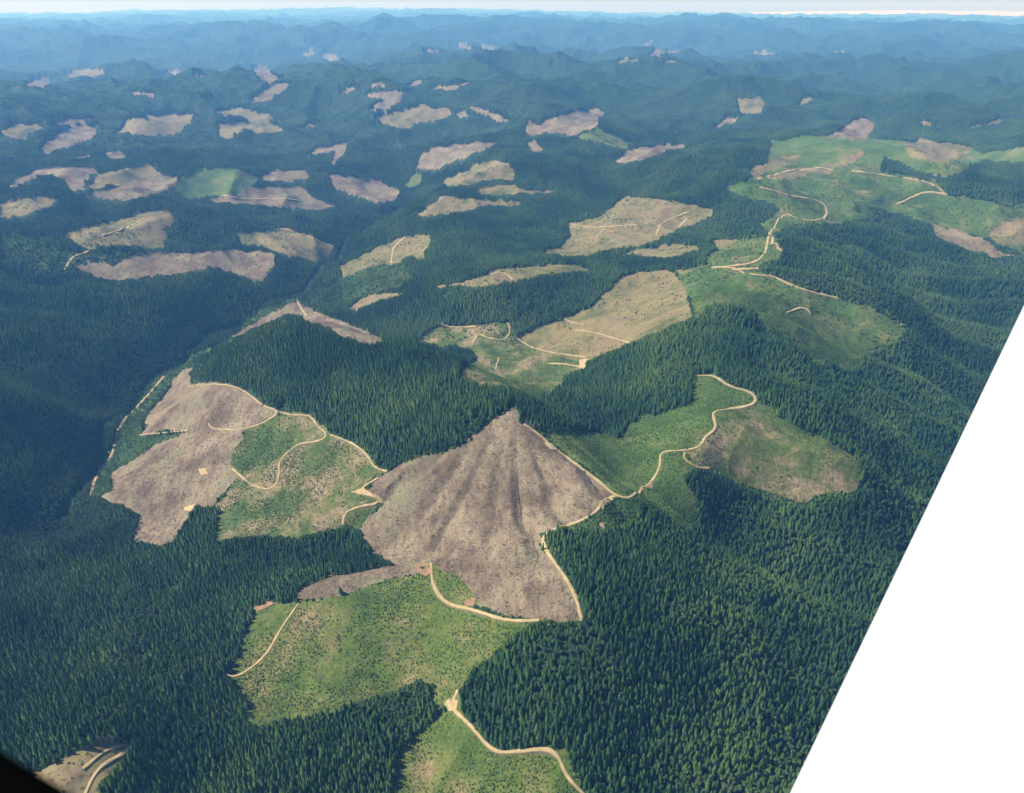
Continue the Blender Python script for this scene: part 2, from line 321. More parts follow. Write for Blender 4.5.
cover = np.zeros((NR, NA), np.int16)        # clearing number + 1
def inside(poly_u, poly_v, U, V):
    ins = np.zeros(U.shape, bool); n = len(poly_u); j = n - 1
    for i in range(n):
        yi, yj = poly_v[i], poly_v[j]
        if yi != yj:
            c = ((yi > V) != (yj > V)) & (U < (poly_u[j] - poly_u[i]) * (V - yi) / (yj - yi) + poly_u[i])
            ins ^= c
        j = i
    return ins
def idx_of(a, r):
    return (a - AZ0) / (AZ1 - AZ0) * (NA - 1), np.interp(r, rr, np.arange(NR))
for n, (k, c, pts, lab) in enumerate(CLR):
    p = dens(cpix(c, pts), True)
    a, r = hit([q[0] for q in p], [q[1] for q in p])
    u, v = idx_of(a, r)
    u0, u1 = max(0, int(u.min())), min(NA, int(u.max()) + 2); v0, v1 = max(0, int(v.min())), min(NR, int(v.max()) + 2)
    if u1 <= u0 or v1 <= v0: continue
    U, V = np.meshgrid(np.arange(u0, u1), np.arange(v0, v1))
    m = inside(u, v, U, V)
    cover[v0:v1, u0:u1][m] = n + 1
kind_of = np.array([0] + [KINDS.index(k) for k, *_ in CLR])
def cover_at(a, r):
    u, v = idx_of(a, r)
    return cover[np.clip(np.rint(v).astype(int), 0, NR - 1), np.clip(np.rint(u).astype(int), 0, NA - 1)]

# far canopy: beyond 4.5 km the woods are one raised rough canopy
is_forest = cover == 0
raise_ = 17 * sstep(4800, 6500, GR) + 6 * sstep(6500, 9000, GR)
_f = is_forest.copy(); _f[1:] &= is_forest[:-1]; _f[:, 1:] &= _f[:, :-1].copy() & is_forest[:, :-1]
GZ2 = GZ + np.where(_f, raise_ * (1 + 0.35 * fbm(GX, GY, 60, 2, 21)), 0)

# ------------------------------------------------------------------ materials
def mat(name, build, rough=0.9, spec=0.15):
    m = bpy.data.materials.new(name); m.use_nodes = True; t = m.node_tree
    b = t.nodes['Principled BSDF']; b.inputs['Roughness'].default_value = rough; b.inputs['Specular IOR Level'].default_value = spec
    build(t, b); return m
def N(t, typ, **kw):
    n = t.nodes.new(typ)
    for k, v in kw.items(): setattr(n, k, v)
    return n
def noise(t, scale, detail=3, stretch=None, rough=0.55):
    g = N(t, 'ShaderNodeNewGeometry'); n = N(t, 'ShaderNodeTexNoise'); n.inputs['Scale'].default_value = 1.0; n.inputs['Detail'].default_value = detail
    n.inputs['Roughness'].default_value = rough
    mp = N(t, 'ShaderNodeMapping'); s = stretch or (1, 1, 1); mp.inputs['Scale'].default_value = (scale * s[0], scale * s[1], scale * s[2])
    t.links.new(g.outputs['Position'], mp.inputs[0]); t.links.new(mp.outputs[0], n.inputs['Vector']); return n.outputs['Fac']
def ramp(t, fac, stops):
    r = N(t, 'ShaderNodeValToRGB'); e = r.color_ramp.elements
    e[0].position, e[0].color = stops[0][0], (*stops[0][1], 1); e[1].position, e[1].color = stops[-1][0], (*stops[-1][1], 1)
    for p, c in stops[1:-1]:
        x = e.new(p); x.color = (*c, 1)
    t.links.new(fac, r.inputs[0]); return r.outputs[0]
def mixc(t, fac, a, b, mode='MIX'):
    m = N(t, 'ShaderNodeMix', data_type='RGBA', blend_type=mode)
    if isinstance(fac, (int, float)): m.inputs[0].default_value = fac
    else: t.links.new(fac, m.inputs[0])
    for s, v in ((6, a), (7, b)):
        if isinstance(v, tuple): m.inputs[s].default_value = (*v, 1)
        else: t.links.new(v, m.inputs[s])
    return m.outputs[2]
def bump(t, b, fac, dist, strength=1.0):
    n = N(t, 'ShaderNodeBump'); n.inputs['Distance'].default_value = dist; n.inputs['Strength'].default_value = strength
    t.links.new(fac, n.inputs['Height']); t.links.new(n.outputs[0], b.inputs['Normal'])

def m_forest_floor(t, b):
    c = ramp(t, noise(t, 0.012, 6, rough=0.7), [(0.3, (0.013, 0.032, 0.018)), (0.55, (0.022, 0.050, 0.024)), (0.75, (0.036, 0.068, 0.030))])
    t.links.new(c, b.inputs['Base Color']); bump(t, b, noise(t, 0.05, 3), 9, 0.8)
def m_slash(t, b):
    base = ramp(t, noise(t, 0.012, 5, rough=0.6), [(0.38, (0.125, 0.092, 0.060)), (0.5, (0.182, 0.140, 0.092)), (0.62, (0.225, 0.182, 0.115))])
    streak = ramp(t, noise(t, 0.09, 6, (1.0, 0.22, 1.0), 0.75), [(0.33, (0.55, 0.52, 0.50)), (0.5, (1, 1, 1)), (0.68, (1.22, 1.2, 1.16))])
    fine = ramp(t, noise(t, 0.28, 5, rough=0.85), [(0.34, (0.42, 0.40, 0.38)), (0.5, (1, 1, 1)), (0.66, (1.45, 1.42, 1.36))])
    c = mixc(t, 1.0, base, streak, 'MULTIPLY'); c = mixc(t, 1.0, c, fine, 'MULTIPLY')
    gr = ramp(t, noise(t, 0.006, 5, rough=0.7), [(0.52, (0, 0, 0)), (0.66, (1, 1, 1))])
    c = mixc(t, gr, c, mixc(t, 0.55, c, (0.11, 0.125, 0.062)))
    t.links.new(c, b.inputs['Base Color']); bump(t, b, noise(t, 0.2, 4), 1.5, 0.7)
def m_tan(t, b):
    base = ramp(t, noise(t, 0.008, 6, rough=0.65), [(0.36, (0.085, 0.092, 0.034)), (0.45, (0.145, 0.130, 0.052)), (0.54, (0.195, 0.158, 0.074)), (0.64, (0.165, 0.122, 0.072))])
    fine = ramp(t, noise(t, 0.1, 7, rough=0.85), [(0.34, (0.5, 0.54, 0.48)), (0.5, (1, 1, 1)), (0.66, (1.3, 1.25, 1.18))])
    t.links.new(mixc(t, 1.0, base, fine, 'MULTIPLY'), b.inputs['Base Color']); bump(t, b, noise(t, 0.15, 3), 1.5, 0.5)
def m_green(t, b):
    base = ramp(t, noise(t, 0.009, 6, rough=0.7), [(0.36, (0.044, 0.080, 0.014)), (0.50, (0.080, 0.112, 0.022)), (0.60, (0.130, 0.130, 0.042)), (0.68, (0.20, 0.150, 0.08))])
    fine = ramp(t, noise(t, 0.2, 6, rough=0.85), [(0.36, (0.42, 0.50, 0.42)), (0.5, (1, 1, 1)), (0.64, (1.5, 1.4, 1.3))])
    t.links.new(mixc(t, 1.0, base, fine, 'MULTIPLY'), b.inputs['Base Color']); bump(t, b, noise(t, 0.25, 3), 1.5, 0.7)
def m_mixed(t, b):
    base = ramp(t, noise(t, 0.011, 6, rough=0.7), [(0.38, (0.048, 0.084, 0.020)), (0.47, (0.078, 0.106, 0.028)), (0.54, (0.135, 0.130, 0.052)), (0.61, (0.22, 0.170, 0.095))])
    fine = ramp(t, noise(t, 0.13, 7, rough=0.9), [(0.37, (0.40, 0.48, 0.42)), (0.5, (1, 1, 1)), (0.63, (1.6, 1.5, 1.4))])
    t.links.new(mixc(t, 1.0, base, fine, 'MULTIPLY'), b.inputs['Base Color']); bump(t, b, noise(t, 0.2, 3), 1.5, 0.7)
def m_lush(t, b):
    base = ramp(t, noise(t, 0.007, 7, rough=0.72), [(0.36, (0.042, 0.082, 0.018)), (0.50, (0.068, 0.112, 0.026)), (0.58, (0.110, 0.130, 0.040)), (0.68, (0.185, 0.158, 0.08))])
    fine = ramp(t, noise(t, 0.16, 7, rough=0.85), [(0.36, (0.45, 0.52, 0.45)), (0.5, (1, 1, 1)), (0.64, (1.45, 1.38, 1.3))])
    t.links.new(mixc(t, 1.0, base, fine, 'MULTIPLY'), b.inputs['Base Color']); bump(t, b, noise(t, 0.2, 3), 1.5, 0.8)
def m_darkgreen(t, b):
    base = ramp(t, noise(t, 0.01, 6, rough=0.7), [(0.35, (0.030, 0.062, 0.022)), (0.55, (0.045, 0.085, 0.028)), (0.72, (0.10, 0.12, 0.05))])
    t.links.new(base, b.inputs['Base Color']); bump(t, b, noise(t, 0.15, 3), 2, 0.8)
def m_road(t, b):
    c = ramp(t, noise(t, 0.08, 4), [(0.3, (0.29, 0.215, 0.105)), (0.7, (0.44, 0.335, 0.175))])
    t.links.new(c, b.inputs['Base Color'])
def m_soil(t, b):
    c = ramp(t, noise(t, 0.12, 4), [(0.3, (0.17, 0.105, 0.06)), (0.7, (0.28, 0.18, 0.10))])
    t.links.new(c, b.inputs['Base Color'])
MT = {'F': mat('forest floor', m_forest_floor), 'B': mat('logging slash', m_slash), 'T': mat('dry grass', m_tan), 'G': mat('young green', m_green),
      'M': mat('mixed young growth', m_mixed), 'D': mat('dark young growth', m_darkgreen), 'E': mat('lush young growth', m_lush)}
M_ROAD = mat('gravel', m_road); M_BANK = mat('road bank', lambda t, b: t.links.new(ramp(t, noise(t, 0.15, 5), [(0.35, (0.10, 0.10, 0.045)), (0.65, (0.21, 0.16, 0.095))]), b.inputs['Base Color'])); M_SOIL = mat('bare soil', m_soil)
def foliage(name, lo, mid, hi, scale=0.004):
    def f(t, b):
        oi = N(t, 'ShaderNodeObjectInfo')
        a = N(t, 'ShaderNodeMath', operation='MULTIPLY_ADD'); t.links.new(oi.outputs['Random'], a.inputs[0]); a.inputs[1].default_value = 0.34; 
        cn = N(t, 'ShaderNodeMath', operation='MULTIPLY_ADD'); cn.inputs[1].default_value = 2.0; cn.inputs[2].default_value = -0.5; t.links.new(noise(t, scale, 4, rough=0.6), cn.inputs[0]); t.links.new(cn.outputs[0], a.inputs[2])
        s = N(t, 'ShaderNodeMath', operation='SUBTRACT'); t.links.new(a.outputs[0], s.inputs[0]); s.inputs[1].default_value = 0.17
        t.links.new(ramp(t, s.outputs[0], [(0.25, lo), (0.5, mid), (0.8, hi)]), b.inputs['Base Color'])
    return mat(name, f, 0.85, 0.2)
M_CON = foliage('conifer needles', (0.017, 0.050, 0.017), (0.038, 0.094, 0.024), (0.088, 0.150, 0.034))
M_BRO = foliage('alder leaves', (0.040, 0.085, 0.028), (0.065, 0.120, 0.034), (0.100, 0.150, 0.045))
M_SAP = foliage('sapling leaves', (0.050, 0.105, 0.018), (0.090, 0.160, 0.028), (0.170, 0.210, 0.060), 0.02)
M_BARK = mat('bark', lambda t, b: t.links.new(ramp(t, noise(t, 0.8), [(0.3, (0.07, 0.05, 0.035)), (0.7, (0.14, 0.11, 0.08))]), b.inputs['Base Color']))
M_GREY = mat('grey dead wood', lambda t, b: t.links.new(ramp(t, noise(t, 0.8), [(0.3, (0.20, 0.18, 0.155)), (0.7, (0.36, 0.33, 0.29))]), b.inputs['Base Color']))
M_LOG = mat('weathered slash wood', lambda t, b: t.links.new(ramp(t, N(t, 'ShaderNodeObjectInfo').outputs['Random'], [(0.0, (0.09, 0.07, 0.055)), (0.75, (0.20, 0.165, 0.13)), (1.0, (0.42, 0.37, 0.30))]), b.inputs['Base Color']))
M_ROCK = mat('pale rock', lambda t, b: t.links.new(ramp(t, noise(t, 0.8), [(0.3, (0.36, 0.33, 0.28)), (0.7, (0.55, 0.52, 0.45))]), b.inputs['Base Color']))

# ------------------------------------------------------------------ mesh helpers
def mesh_np(name, V, F, mats, smooth=False, midx=None):
    me = bpy.data.meshes.new(name); V = np.asarray(V, np.float32); F = np.asarray(F, np.int32); k = F.shape[1]
    me.vertices.add(len(V)); me.vertices.foreach_set('co', V.ravel())
    me.loops.add(F.size); me.loops.foreach_set('vertex_index', F.ravel())
    me.polygons.add(len(F)); me.polygons.foreach_set('loop_start', np.arange(0, F.size, k, dtype=np.int32)); 
    if midx is not None: me.polygons.foreach_set('material_index', np.asarray(midx, np.int32))
    me.polygons.foreach_set('use_smooth', np.full(len(F), smooth))
    for m in mats: me.materials.append(m)
    me.update(calc_edges=True); return me
def link(name, me, parent=None):
    o = bpy.data.objects.new(name, me); C.objects.link(o)
    if parent: o.parent = parent
    return o

# ground and clearings share one grid, each takes its own faces
vid = np.arange(NR * NA).reshape(NR, NA)
VV = np.stack([GX, GY, GZ2], -1).reshape(-1, 3)
quads = np.stack([vid[:-1, :-1], vid[:-1, 1:], vid[1:, 1:], vid[1:, :-1]], -1).reshape(-1, 4)
qc = cover[:-1, :-1].ravel()
def sub(name, sel, m):
    q = quads[sel]; u, inv = np.unique(q, return_inverse=True)
    return link(name, mesh_np(name, VV[u], inv.reshape(-1, 4), [m], True))
g = sub('ground', qc == 0, MT['F']); tag(g, 'wooded hills and valley floor under the forest', kind='structure')
for n, (k, c, pts, lab) in enumerate(CLR):
    sel = qc == n + 1
    if sel.sum() < 4: continue
    o = sub('clearing', sel, MT[k]); tag(o, lab or None, kind='structure')

# ------------------------------------------------------------------ roads
ROADS = [
 (5,[('z2',[(300,158),(440,150),(510,185),(560,230),(610,240),(600,260),(520,300),(440,310),(375,300),(370,285)])],'R'),
 (5,[('z2',[(612,245),(660,258),(720,255),(740,295),(785,325),(740,350),(680,352),(640,385),(610,410),(612,480),(580,515),(520,500),(450,440)])],'R'),
 (5,[('z2',[(785,325),(860,350),(920,400),(930,435),(980,450)])],'R'),
 (4.5,[('z2',[(950,470),(870,520),(940,535),(960,560),(880,570),(830,590),(830,630)])],'R'),
 (4,[('z2',[(135,325),(200,318),(300,310)])],'T'),
 (6,[('z3',[(560,135),(590,152),(640,195),(720,260),(790,310),(840,355),(875,360)]),('z4',[(220,508),(290,460),(325,400),(315,355),(400,355),(455,340),(460,310),(505,285),(485,235),(500,225),(600,215),(635,195),(610,165),(540,150),(490,110),(430,115)])],'R'),
 (6,[('z3',[(840,355),(800,362),(795,392)]),('z3',[(740,430),(640,458),(615,480),(625,520),(680,590),(720,660),(738,735)])],'R'),
 (6,[('z5',[(635,70),(640,140),(680,195),(760,210),(860,245),(960,243)])],'R'),
 (4,[('z5',[(245,180),(180,270),(140,350),(60,410),(25,412),(20,400)])],'R'),
 (6,[('c8',[(345,490),(320,540),(380,590),(440,665),(480,675),(600,660),(640,680),(660,740),(720,800)])],'R'),
 (5,[('z6',[(500,700),(550,595),(600,480),(680,400),(810,340),(825,300)])],'R'),
 (4,[('z6',[(820,288),(720,305),(640,350),(560,420),(530,440)])],'R'),
 (7,[('c4',[(265,690),(280,630),(330,570)]),('c4',[(335,535),(350,480),(430,400),(480,340)])],'T'),
 (6,[('c5',[(285,180),(310,198),(400,195)])],'R'),(5,[('c5',[(385,250),(405,210),(430,230),(490,235),(500,200),(490,183)])],'R'),
 (5,[('c5',[(455,320),(465,285)])],'R'),(6,[('c5',[(520,230),(575,265),(720,285)])],'R'),(8,[('c5',[(610,303),(650,303),(720,315)])],'R'),
 (6,[('c5',[(655,168),(665,180),(715,190)])],'R'),(6,[('c5',[(680,205),(740,210),(850,245)])],'R'),
 (4,[('z4',[(400,360),(392,380),(440,410),(475,412)])],'R'),
 (9,[('c6',[(110,22),(170,22),(230,45),(290,45),(330,70),(400,95),(480,112)])],'R'),(7,[('c6',[(330,155),(380,135),(400,155)])],'R'),
 (12,[('c3',[(280,680),(300,725),(315,735)])],'R'),
 (14,[('c3',[(650,600),(700,575),(740,560),(800,570)])],'T'),(12,[('c3',[(520,500),(640,515),(760,535),(795,570)])],'T'),(14,[('c3',[(245,525),(330,500),(440,490),(465,500)])],'R'),
 (9,[('c2',[(150,660),(200,635),(265,600),(260,585)])],'R'),(8,[('c2',[(150,770),(155,720),(190,695)])],'R'),(8,[('c4',[(865,115),(900,170),(925,150)])],'R'),
 (9,[('c3',[(110,785),(160,780),(240,770),(270,740),(275,690),(300,655),(315,627),(345,630),(375,645),(435,645),(455,620),(430,585),(340,575),(300,560),(250,548)])],'R'),
 (8,[('c1',[(780,680),(830,665),(900,690),(975,722)])],'T'),(8,[('c2',[(670,655),(740,667),(870,658)])],'R'),(8,[('c2',[(750,695),(772,665),(800,680)])],'R'),(8,[('c2',[(925,690),(935,652),(1020,620)])],'T'),
 (8,[('c5',[(440,42),(480,32),(505,58)])],'R'),(9,[('c3',[(170,790),(270,785)])],'R'),(10,[('c1',[(650,572),(720,585),(850,580),(930,602)])],'T'),(9,[('c1',[(300,690),(360,672),(420,640)])],'T'),
 (10,[('c1',[(190,790),(210,750),(265,735)])],'R'),(10,[('c2',[(640,660),(700,665),(780,665)])],'T'),(10,[('c2',[(990,665),(1015,640)])],'T'),
]
ROAD_CL = []
def smooth_line(p, it=2):
    for _ in range(it):
        q = [p[0]]
        for a, b in zip(p[:-1], p[1:]):
            q += [(a[0] * .75 + b[0] * .25, a[1] * .75 + b[1] * .25), (a[0] * .25 + b[0] * .75, a[1] * .25 + b[1] * .75)]
        q.append(p[-1]); p = q
    return p
rlabels = {}
for ri, (w, segs, mk) in enumerate(ROADS):
    pts = []
    for c, s in segs: pts += cpix(c, s)
    pts = dens(smooth_line(pts), False, 1.5, 0.0)
    a, r = hit([q[0] for q in pts], [q[1] for q in pts])
    P = np.stack([r * np.sin(a), r * np.cos(a)], 1)
    # smooth along the ground, resample, drop jumps over crests
    d = np.hypot(*np.diff(P, axis=0).T); s = np.concatenate([[0], np.cumsum(d)])
    if s[-1] < 10: continue
    for _ in range(3): P[1:-1] = (P[:-2] + 2 * P[1:-1] + P[2:]) / 4
    m = max(4, int(s[-1] / max(4, w * 0.8))); si = np.linspace(0, s[-1], m)
    P = np.stack([np.interp(si, s, P[:, 0]), np.interp(si, s, P[:, 1])], 1)
    T = np.gradient(P, axis=0); T /= np.linalg.norm(T, axis=1)[:, None] + 1e-9
    Nn = np.stack([-T[:, 1], T[:, 0]], 1)
    wv = w * 0.42 * (1 + 0.45 * fbm(si, si * 0 + ri * 31, 60, 2, 3) + 0.35 * fbm(si, si * 0 + ri * 17, 14, 2, 5))
    rows = []
    for off in (-1.5, -1, -0.33, 0.33, 1, 1.5):
        Q = P + Nn * (wv * off)[:, None]; aa = np.arctan2(Q[:, 0], Q[:, 1]); r2 = np.hypot(Q[:, 0], Q[:, 1])
        rows.append((Q, ground(aa, r2)))
    zc = np.max([z for _, z in rows], axis=0)     # a graded bench: level across, banks at both edges
    V = []
    for k, (Q, z) in enumerate(rows):
        zz = z - 1.5 if k in (0, 5) else 0.5 * z + 0.5 * zc + 0.6 + 0.3 * (w > 8)
        V.append(np.column_stack([Q, zz]))
    V = np.stack(V, 1); nn = len(P); ids = np.arange(nn * 6).reshape(nn, 6)
    F = np.stack([ids[:-1, :-1], ids[:-1, 1:], ids[1:, 1:], ids[1:, :-1]], -1).reshape(-1, 4)
    o = link('road', mesh_np('road', V.reshape(-1, 3), F, [M_ROAD, M_BANK], True, np.tile([1, 0, 0, 0, 1], len(F) // 5))); o['kind'] = 'structure'
    ROAD_CL.append(P)

# bare soil pads: landings and cuts, draped on the ground
PADS = [('R','z5',[(95,205),(110,190),(150,183),(170,190),(140,205),(110,218)],1),('R','z3',[(375,680),(400,665),(415,668),(410,690),(385,692)],1),('R','z3',[(620,190),(650,195),(665,215),(640,212)],0),
 ('R','z2',[(855,520),(900,505),(920,520),(960,540),(968,560),(945,555),(930,535),(880,528)],0),('R','z2',[(285,575),(300,565),(325,563),(310,585),(290,585)],0),
 ('R','z2',[(335,440),(360,438),(370,460),(345,462)],0),('R','c8',[(305,530),(320,515),(345,520),(340,550),(318,552)],0),('R','c5',[(700,292),(730,290),(722,322),(700,318)],0),
 ('R','c3',[(300,715),(320,700),(318,735),(305,735)],1),('R','z4',[(270,470),(300,455),(295,480)],1),('R','z4',[(125,590),(140,582),(150,590),(135,612)],0),
 ('R','z3',[(790,370),(815,362),(838,357),(800,398)],0),('R','z3',[(225,565),(270,558),(285,590),(262,600),(240,590)],1),('R','z4',[(440,405),(480,408),(470,420)],0)]
for mk, c, pts, soil in PADS:
    p = dens(cpix(c, pts), True, 1.0, 0.02); a, r = hit([q[0] for q in p], [q[1] for q in p])
    x = r * np.sin(a); y = r * np.cos(a); V = [(x.mean(), y.mean())]; 
    for f in (0.35, 0.7, 1.0):
        for k in range(len(x)): V.append((x.mean() + (x[k] - x.mean()) * f, y.mean() + (y[k] - y.mean()) * f))
    V = np.array(V); z = ground(np.arctan2(V[:, 0], V[:, 1]), np.hypot(V[:, 0], V[:, 1])) + 1.3
    n = len(x); F = []
    for k in range(n):
        j = (k + 1) % n; F += [(0, 1 + k, 1 + j)]
        for b in (1, 1 + n): F += [(b + k, b + n + k, b + n + j), (b + k, b + n + j, b + j)]
    o = link('bare_ground', mesh_np('bare_ground', np.column_stack([V, z]), F, [M_SOIL if soil else M_ROAD], True)); o['kind'] = 'structure'

# ------------------------------------------------------------------ plant prototypes (height 1 = real metres scaled later)
def conifer_crown(seed, tiers=9, pts=8, h=30.0, R=4.6, z0=4.0):
    rd = random.Random(seed); V = []; F = []
    for k in range(tiers):
        t = k / (tiers - 1); zt = z0 + (h - z0) * (0.16 + 0.84 * t) ; rad = R * 1.25 * (1 - t) ** 0.52 * rd.uniform(0.85, 1.1) + 0.35
        if k == 0: rad *= 0.8
        dro = (h - z0) / tiers * rd.uniform(1.1, 1.6); ph = rd.random() * 6.28; b = len(V)
        top = zt + (0.9 if k < tiers - 1 else 0); V.append((rd.uniform(-.2, .2), rd.uniform(-.2, .2), min(h, top)))
        for i in range(2 * pts):
            an = ph + math.pi * i / pts; q = rad * (rd.uniform(0.85, 1.25) if i % 2 else rd.uniform(0.45, 0.62))
            V.append((q * math.cos(an), q * math.sin(an), zt - dro * (1.0 if i % 2 else 0.55) + rd.uniform(-.3, .3)))
        for i in range(2 * pts): F.append((b, b + 1 + i, b + 1 + (i + 1) % (2 * pts)))
    return V, F
def tube(r0, r1, z0, z1, n=6):
    V = [(r0 * math.cos(6.283 * i / n), r0 * math.sin(6.283 * i / n), z0) for i in range(n)] + [(r1 * math.cos(6.283 * i / n), r1 * math.sin(6.283 * i / n), z1) for i in range(n)]
    F = []
    for i in range(n): j = (i + 1) % n; F += [(i, j, n + j), (i, n + j, n + i)]
    return V, F
def broad_crown(seed, h=18.0, R=5.5):
    rd = random.Random(seed); V = []; F = []
    lobes = [(rd.uniform(-.45, .45) * R, rd.uniform(-.45, .45) * R, h * rd.uniform(.5, .85), R * rd.uniform(.35, .6)) for _ in range(9)]
    for k in range(230):
        lx, ly, lz, lr = lobes[k % 9]
        d = Vector((rd.gauss(0, 1), rd.gauss(0, 1), abs(rd.gauss(0, 1)) * 0.9 + rd.gauss(0, .3))).normalized()
        p = Vector((lx, ly, lz)) + d * lr * rd.uniform(.8, 1.1); s = rd.uniform(0.6, 1.1)
        n = (d + Vector((rd.gauss(0, .4), rd.gauss(0, .4), rd.gauss(0, .4)))).normalized()
        u = n.orthogonal().normalized(); v = n.cross(u); b = len(V); an = rd.random() * 6.28
        for q in range(3): V.append(tuple(p + s * (u * math.cos(an + q * 2.09) + v * math.sin(an + q * 2.09)) * (1 + .3 * rd.random())))
        F.append((b, b + 1, b + 2))
    # inner mass so that light does not leak through
    for lx, ly, lz, lr in lobes:
        b = len(V); r = lr * .82
        V += [(lx + r, ly, lz), (lx, ly + r, lz), (lx - r, ly, lz), (lx, ly - r, lz), (lx, ly, lz + r), (lx, ly, lz - r)]
        for q in range(4): F += [(b + q, b + (q + 1) % 4, b + 4), (b + (q + 1) % 4, b + q, b + 5)]
    return V, F
def join(parts):
    V = []; F = []; M = []
    for (v, f, m, off, s) in parts:
        b = len(V); V += [(x * s + off[0], y * s + off[1], z * s + off[2]) for x, y, z in v]; F += [tuple(b + i for i in t) for t in f]; M += [m] * len(f)
    return V, F, M
protos = bpy.data.collections.new('plant shapes')          # kept out of the scene: sources for the instances only
def proto(name, parts, mats):
    V, F, M = join(parts); me = mesh_np(name, V, F, mats, False, M); o = bpy.data.objects.new(name, me); protos_now.objects.link(o)
protos_now = bpy.data.collections.new('forest shapes')
for k in range(4):
    v, f = conifer_crown(k + 1, 9, 7, 30, (4.4, 5.0, 3.8, 4.6)[k]); tv, tf = tube(.45, .1, -4, 27)
    proto('a%d' % k, [(v, f, 0, (0, 0, 0), 1), (tv, tf, 1, (0, 0, 0), 1)], [M_CON, M_BARK])
for k in range(2):
    v, f = broad_crown(k + 11); tv, tf = tube(.4, .15, -3, 11)
    proto('b%d' % k, [(v, f, 0, (0, 0, 0), 1), (tv, tf, 1, (0, 0, 0), 1)], [M_BRO, M_BARK])
for k in range(2):   # clumps for the far slopes
    rd = random.Random(50 + k); parts = []
    for q in range(4):
        v, f = conifer_crown(60 + k * 9 + q, 4, 5, 30, 5.6, 1); parts.append((v, f, 0, ((q % 2 - .5) * 8 + rd.uniform(-3, 3), (q // 2 - .5) * 8 + rd.uniform(-3, 3), rd.uniform(-6, 1)), rd.uniform(.8, 1.1)))
    proto('c%d' % k, parts, [M_CON])
forest_col = protos_now
protos_now = bpy.data.collections.new('young growth shapes')
for k in range(2):
    v, f = conifer_crown(80 + k, 4, 5, 4.2, 1.5, 0.1); proto('s%d' % k, [(v, f, 0, (0, 0, 0), 1)], [M_SAP])
for k in range(2):
    v, f = broad_crown(90 + k, 2.4, 2.2)
    v = [(x, y, max(-.2, z - .6)) for x, y, z in v]; f = f[::3]; proto('t%d' % k, [(v, f, 0, (0, 0, 0), 1)], [M_SAP])
young_col = protos_now
protos_now = bpy.data.collections.new('slash shapes')
for k in range(3):
    rd = random.Random(120 + k); parts = []
    for q in range(5):
        L = rd.uniform(3, 9); v, f = tube(.28, .2, 0, L, 4); an = rd.random() * 6.28
        v = [(z * math.cos(an) + x * math.sin(an), z * math.sin(an) - x * math.cos(an), y + .35) for x, y, z in v]
        parts.append((v, f, 0, (rd.uniform(-2, 2), rd.uniform(-2, 2), rd.uniform(0, .6)), 1))
    proto('l%d' % k, parts, [M_LOG])
slash_col = protos_now

def instancer(name, pts, rot, scl, idx, col):
    me = bpy.data.meshes.new(name); me.vertices.add(len(pts)); me.vertices.foreach_set('co', np.asarray(pts, np.float32).ravel())
    for nm, typ, arr in (('rot', 'FLOAT', rot), ('idx', 'INT', idx)):
        at = me.attributes.new(nm, typ, 'POINT'); at.data.foreach_set('value', np.asarray(arr, np.float32 if typ == 'FLOAT' else np.int32))
    at = me.attributes.new('scl', 'FLOAT_VECTOR', 'POINT'); at.data.foreach_set('vector', np.asarray(scl, np.float32).ravel())
    o = link(name, me)
    ng = bpy.data.node_groups.new(name, 'GeometryNodeTree')
    ng.interface.new_socket('Geometry', in_out='INPUT', socket_type='NodeSocketGeometry'); ng.interface.new_socket('Geometry', in_out='OUTPUT', socket_type='NodeSocketGeometry')
    gi = ng.nodes.new('NodeGroupInput'); go = ng.nodes.new('NodeGroupOutput'); ip = ng.nodes.new('GeometryNodeInstanceOnPoints'); ci = ng.nodes.new('GeometryNodeCollectionInfo')
    ci.inputs[0].default_value = col; ci.inputs['Separate Children'].default_value = True; ci.inputs['Reset Children'].default_value = True
    def attr(nm, t): n = ng.nodes.new('GeometryNodeInputNamedAttribute'); n.data_type = t; n.inputs[0].default_value = nm; return n.outputs[0]
    cx = ng.nodes.new('ShaderNodeCombineXYZ'); L = ng.links.new
    L(attr('rot', 'FLOAT'), cx.inputs[2]); L(gi.outputs[0], ip.inputs['Points']); L(ci.outputs[0], ip.inputs['Instance']); ip.inputs['Pick Instance'].default_value = True
    L(attr('idx', 'INT'), ip.inputs['Instance Index']); L(cx.outputs[0], ip.inputs['Rotation']); L(attr('scl', 'FLOAT_VECTOR'), ip.inputs['Scale']); L(ip.outputs[0], go.inputs[0])
    md = o.modifiers.new('scatter', 'NODES'); md.node_group = ng
    return o

def scatter(r0, r1, sp, jit=0.55):
    xs = np.arange(-r1, r1, sp); ys = np.arange(0, r1, sp); X, Y = np.meshgrid(xs, ys); X = X + (np.arange(len(ys)) % 2 * sp / 2)[:, None]
    # drop what is outside the sector before jitter
    R = np.hypot(X, Y); Aq = np.arctan2(X, Y); lim = np.where(R < 1900, 0.86, 0.72)
    m = (R > r0) & (R < r1) & (np.abs(Aq) < lim); X = X[m]; Y = Y[m]
    X = X + rng.uniform(-jit, jit, len(X)) * sp; Y = Y + rng.uniform(-jit, jit, len(Y)) * sp
    R = np.hypot(X, Y); Aq = np.arctan2(X, Y); return X, Y, Aq, R
def in_view(x, y, z, mg=50):
    px, py, f = to_pix(x, y, z); return (px > -mg) & (px < W + mg) & (py < H + mg) & (f > 0)
road_pts = np.concatenate([P for P in ROAD_CL]); road_pts = road_pts[np.hypot(road_pts[:, 0], road_pts[:, 1]) < 4200]
_cell = 4.0
_rset = np.unique(np.concatenate([(np.floor((road_pts[:, 0] + dx) / _cell).astype(np.int64) * 100003 + np.floor((road_pts[:, 1] + dy) / _cell).astype(np.int64)) for dx in (-2, 0, 2) for dy in (-2, 0, 2)]))
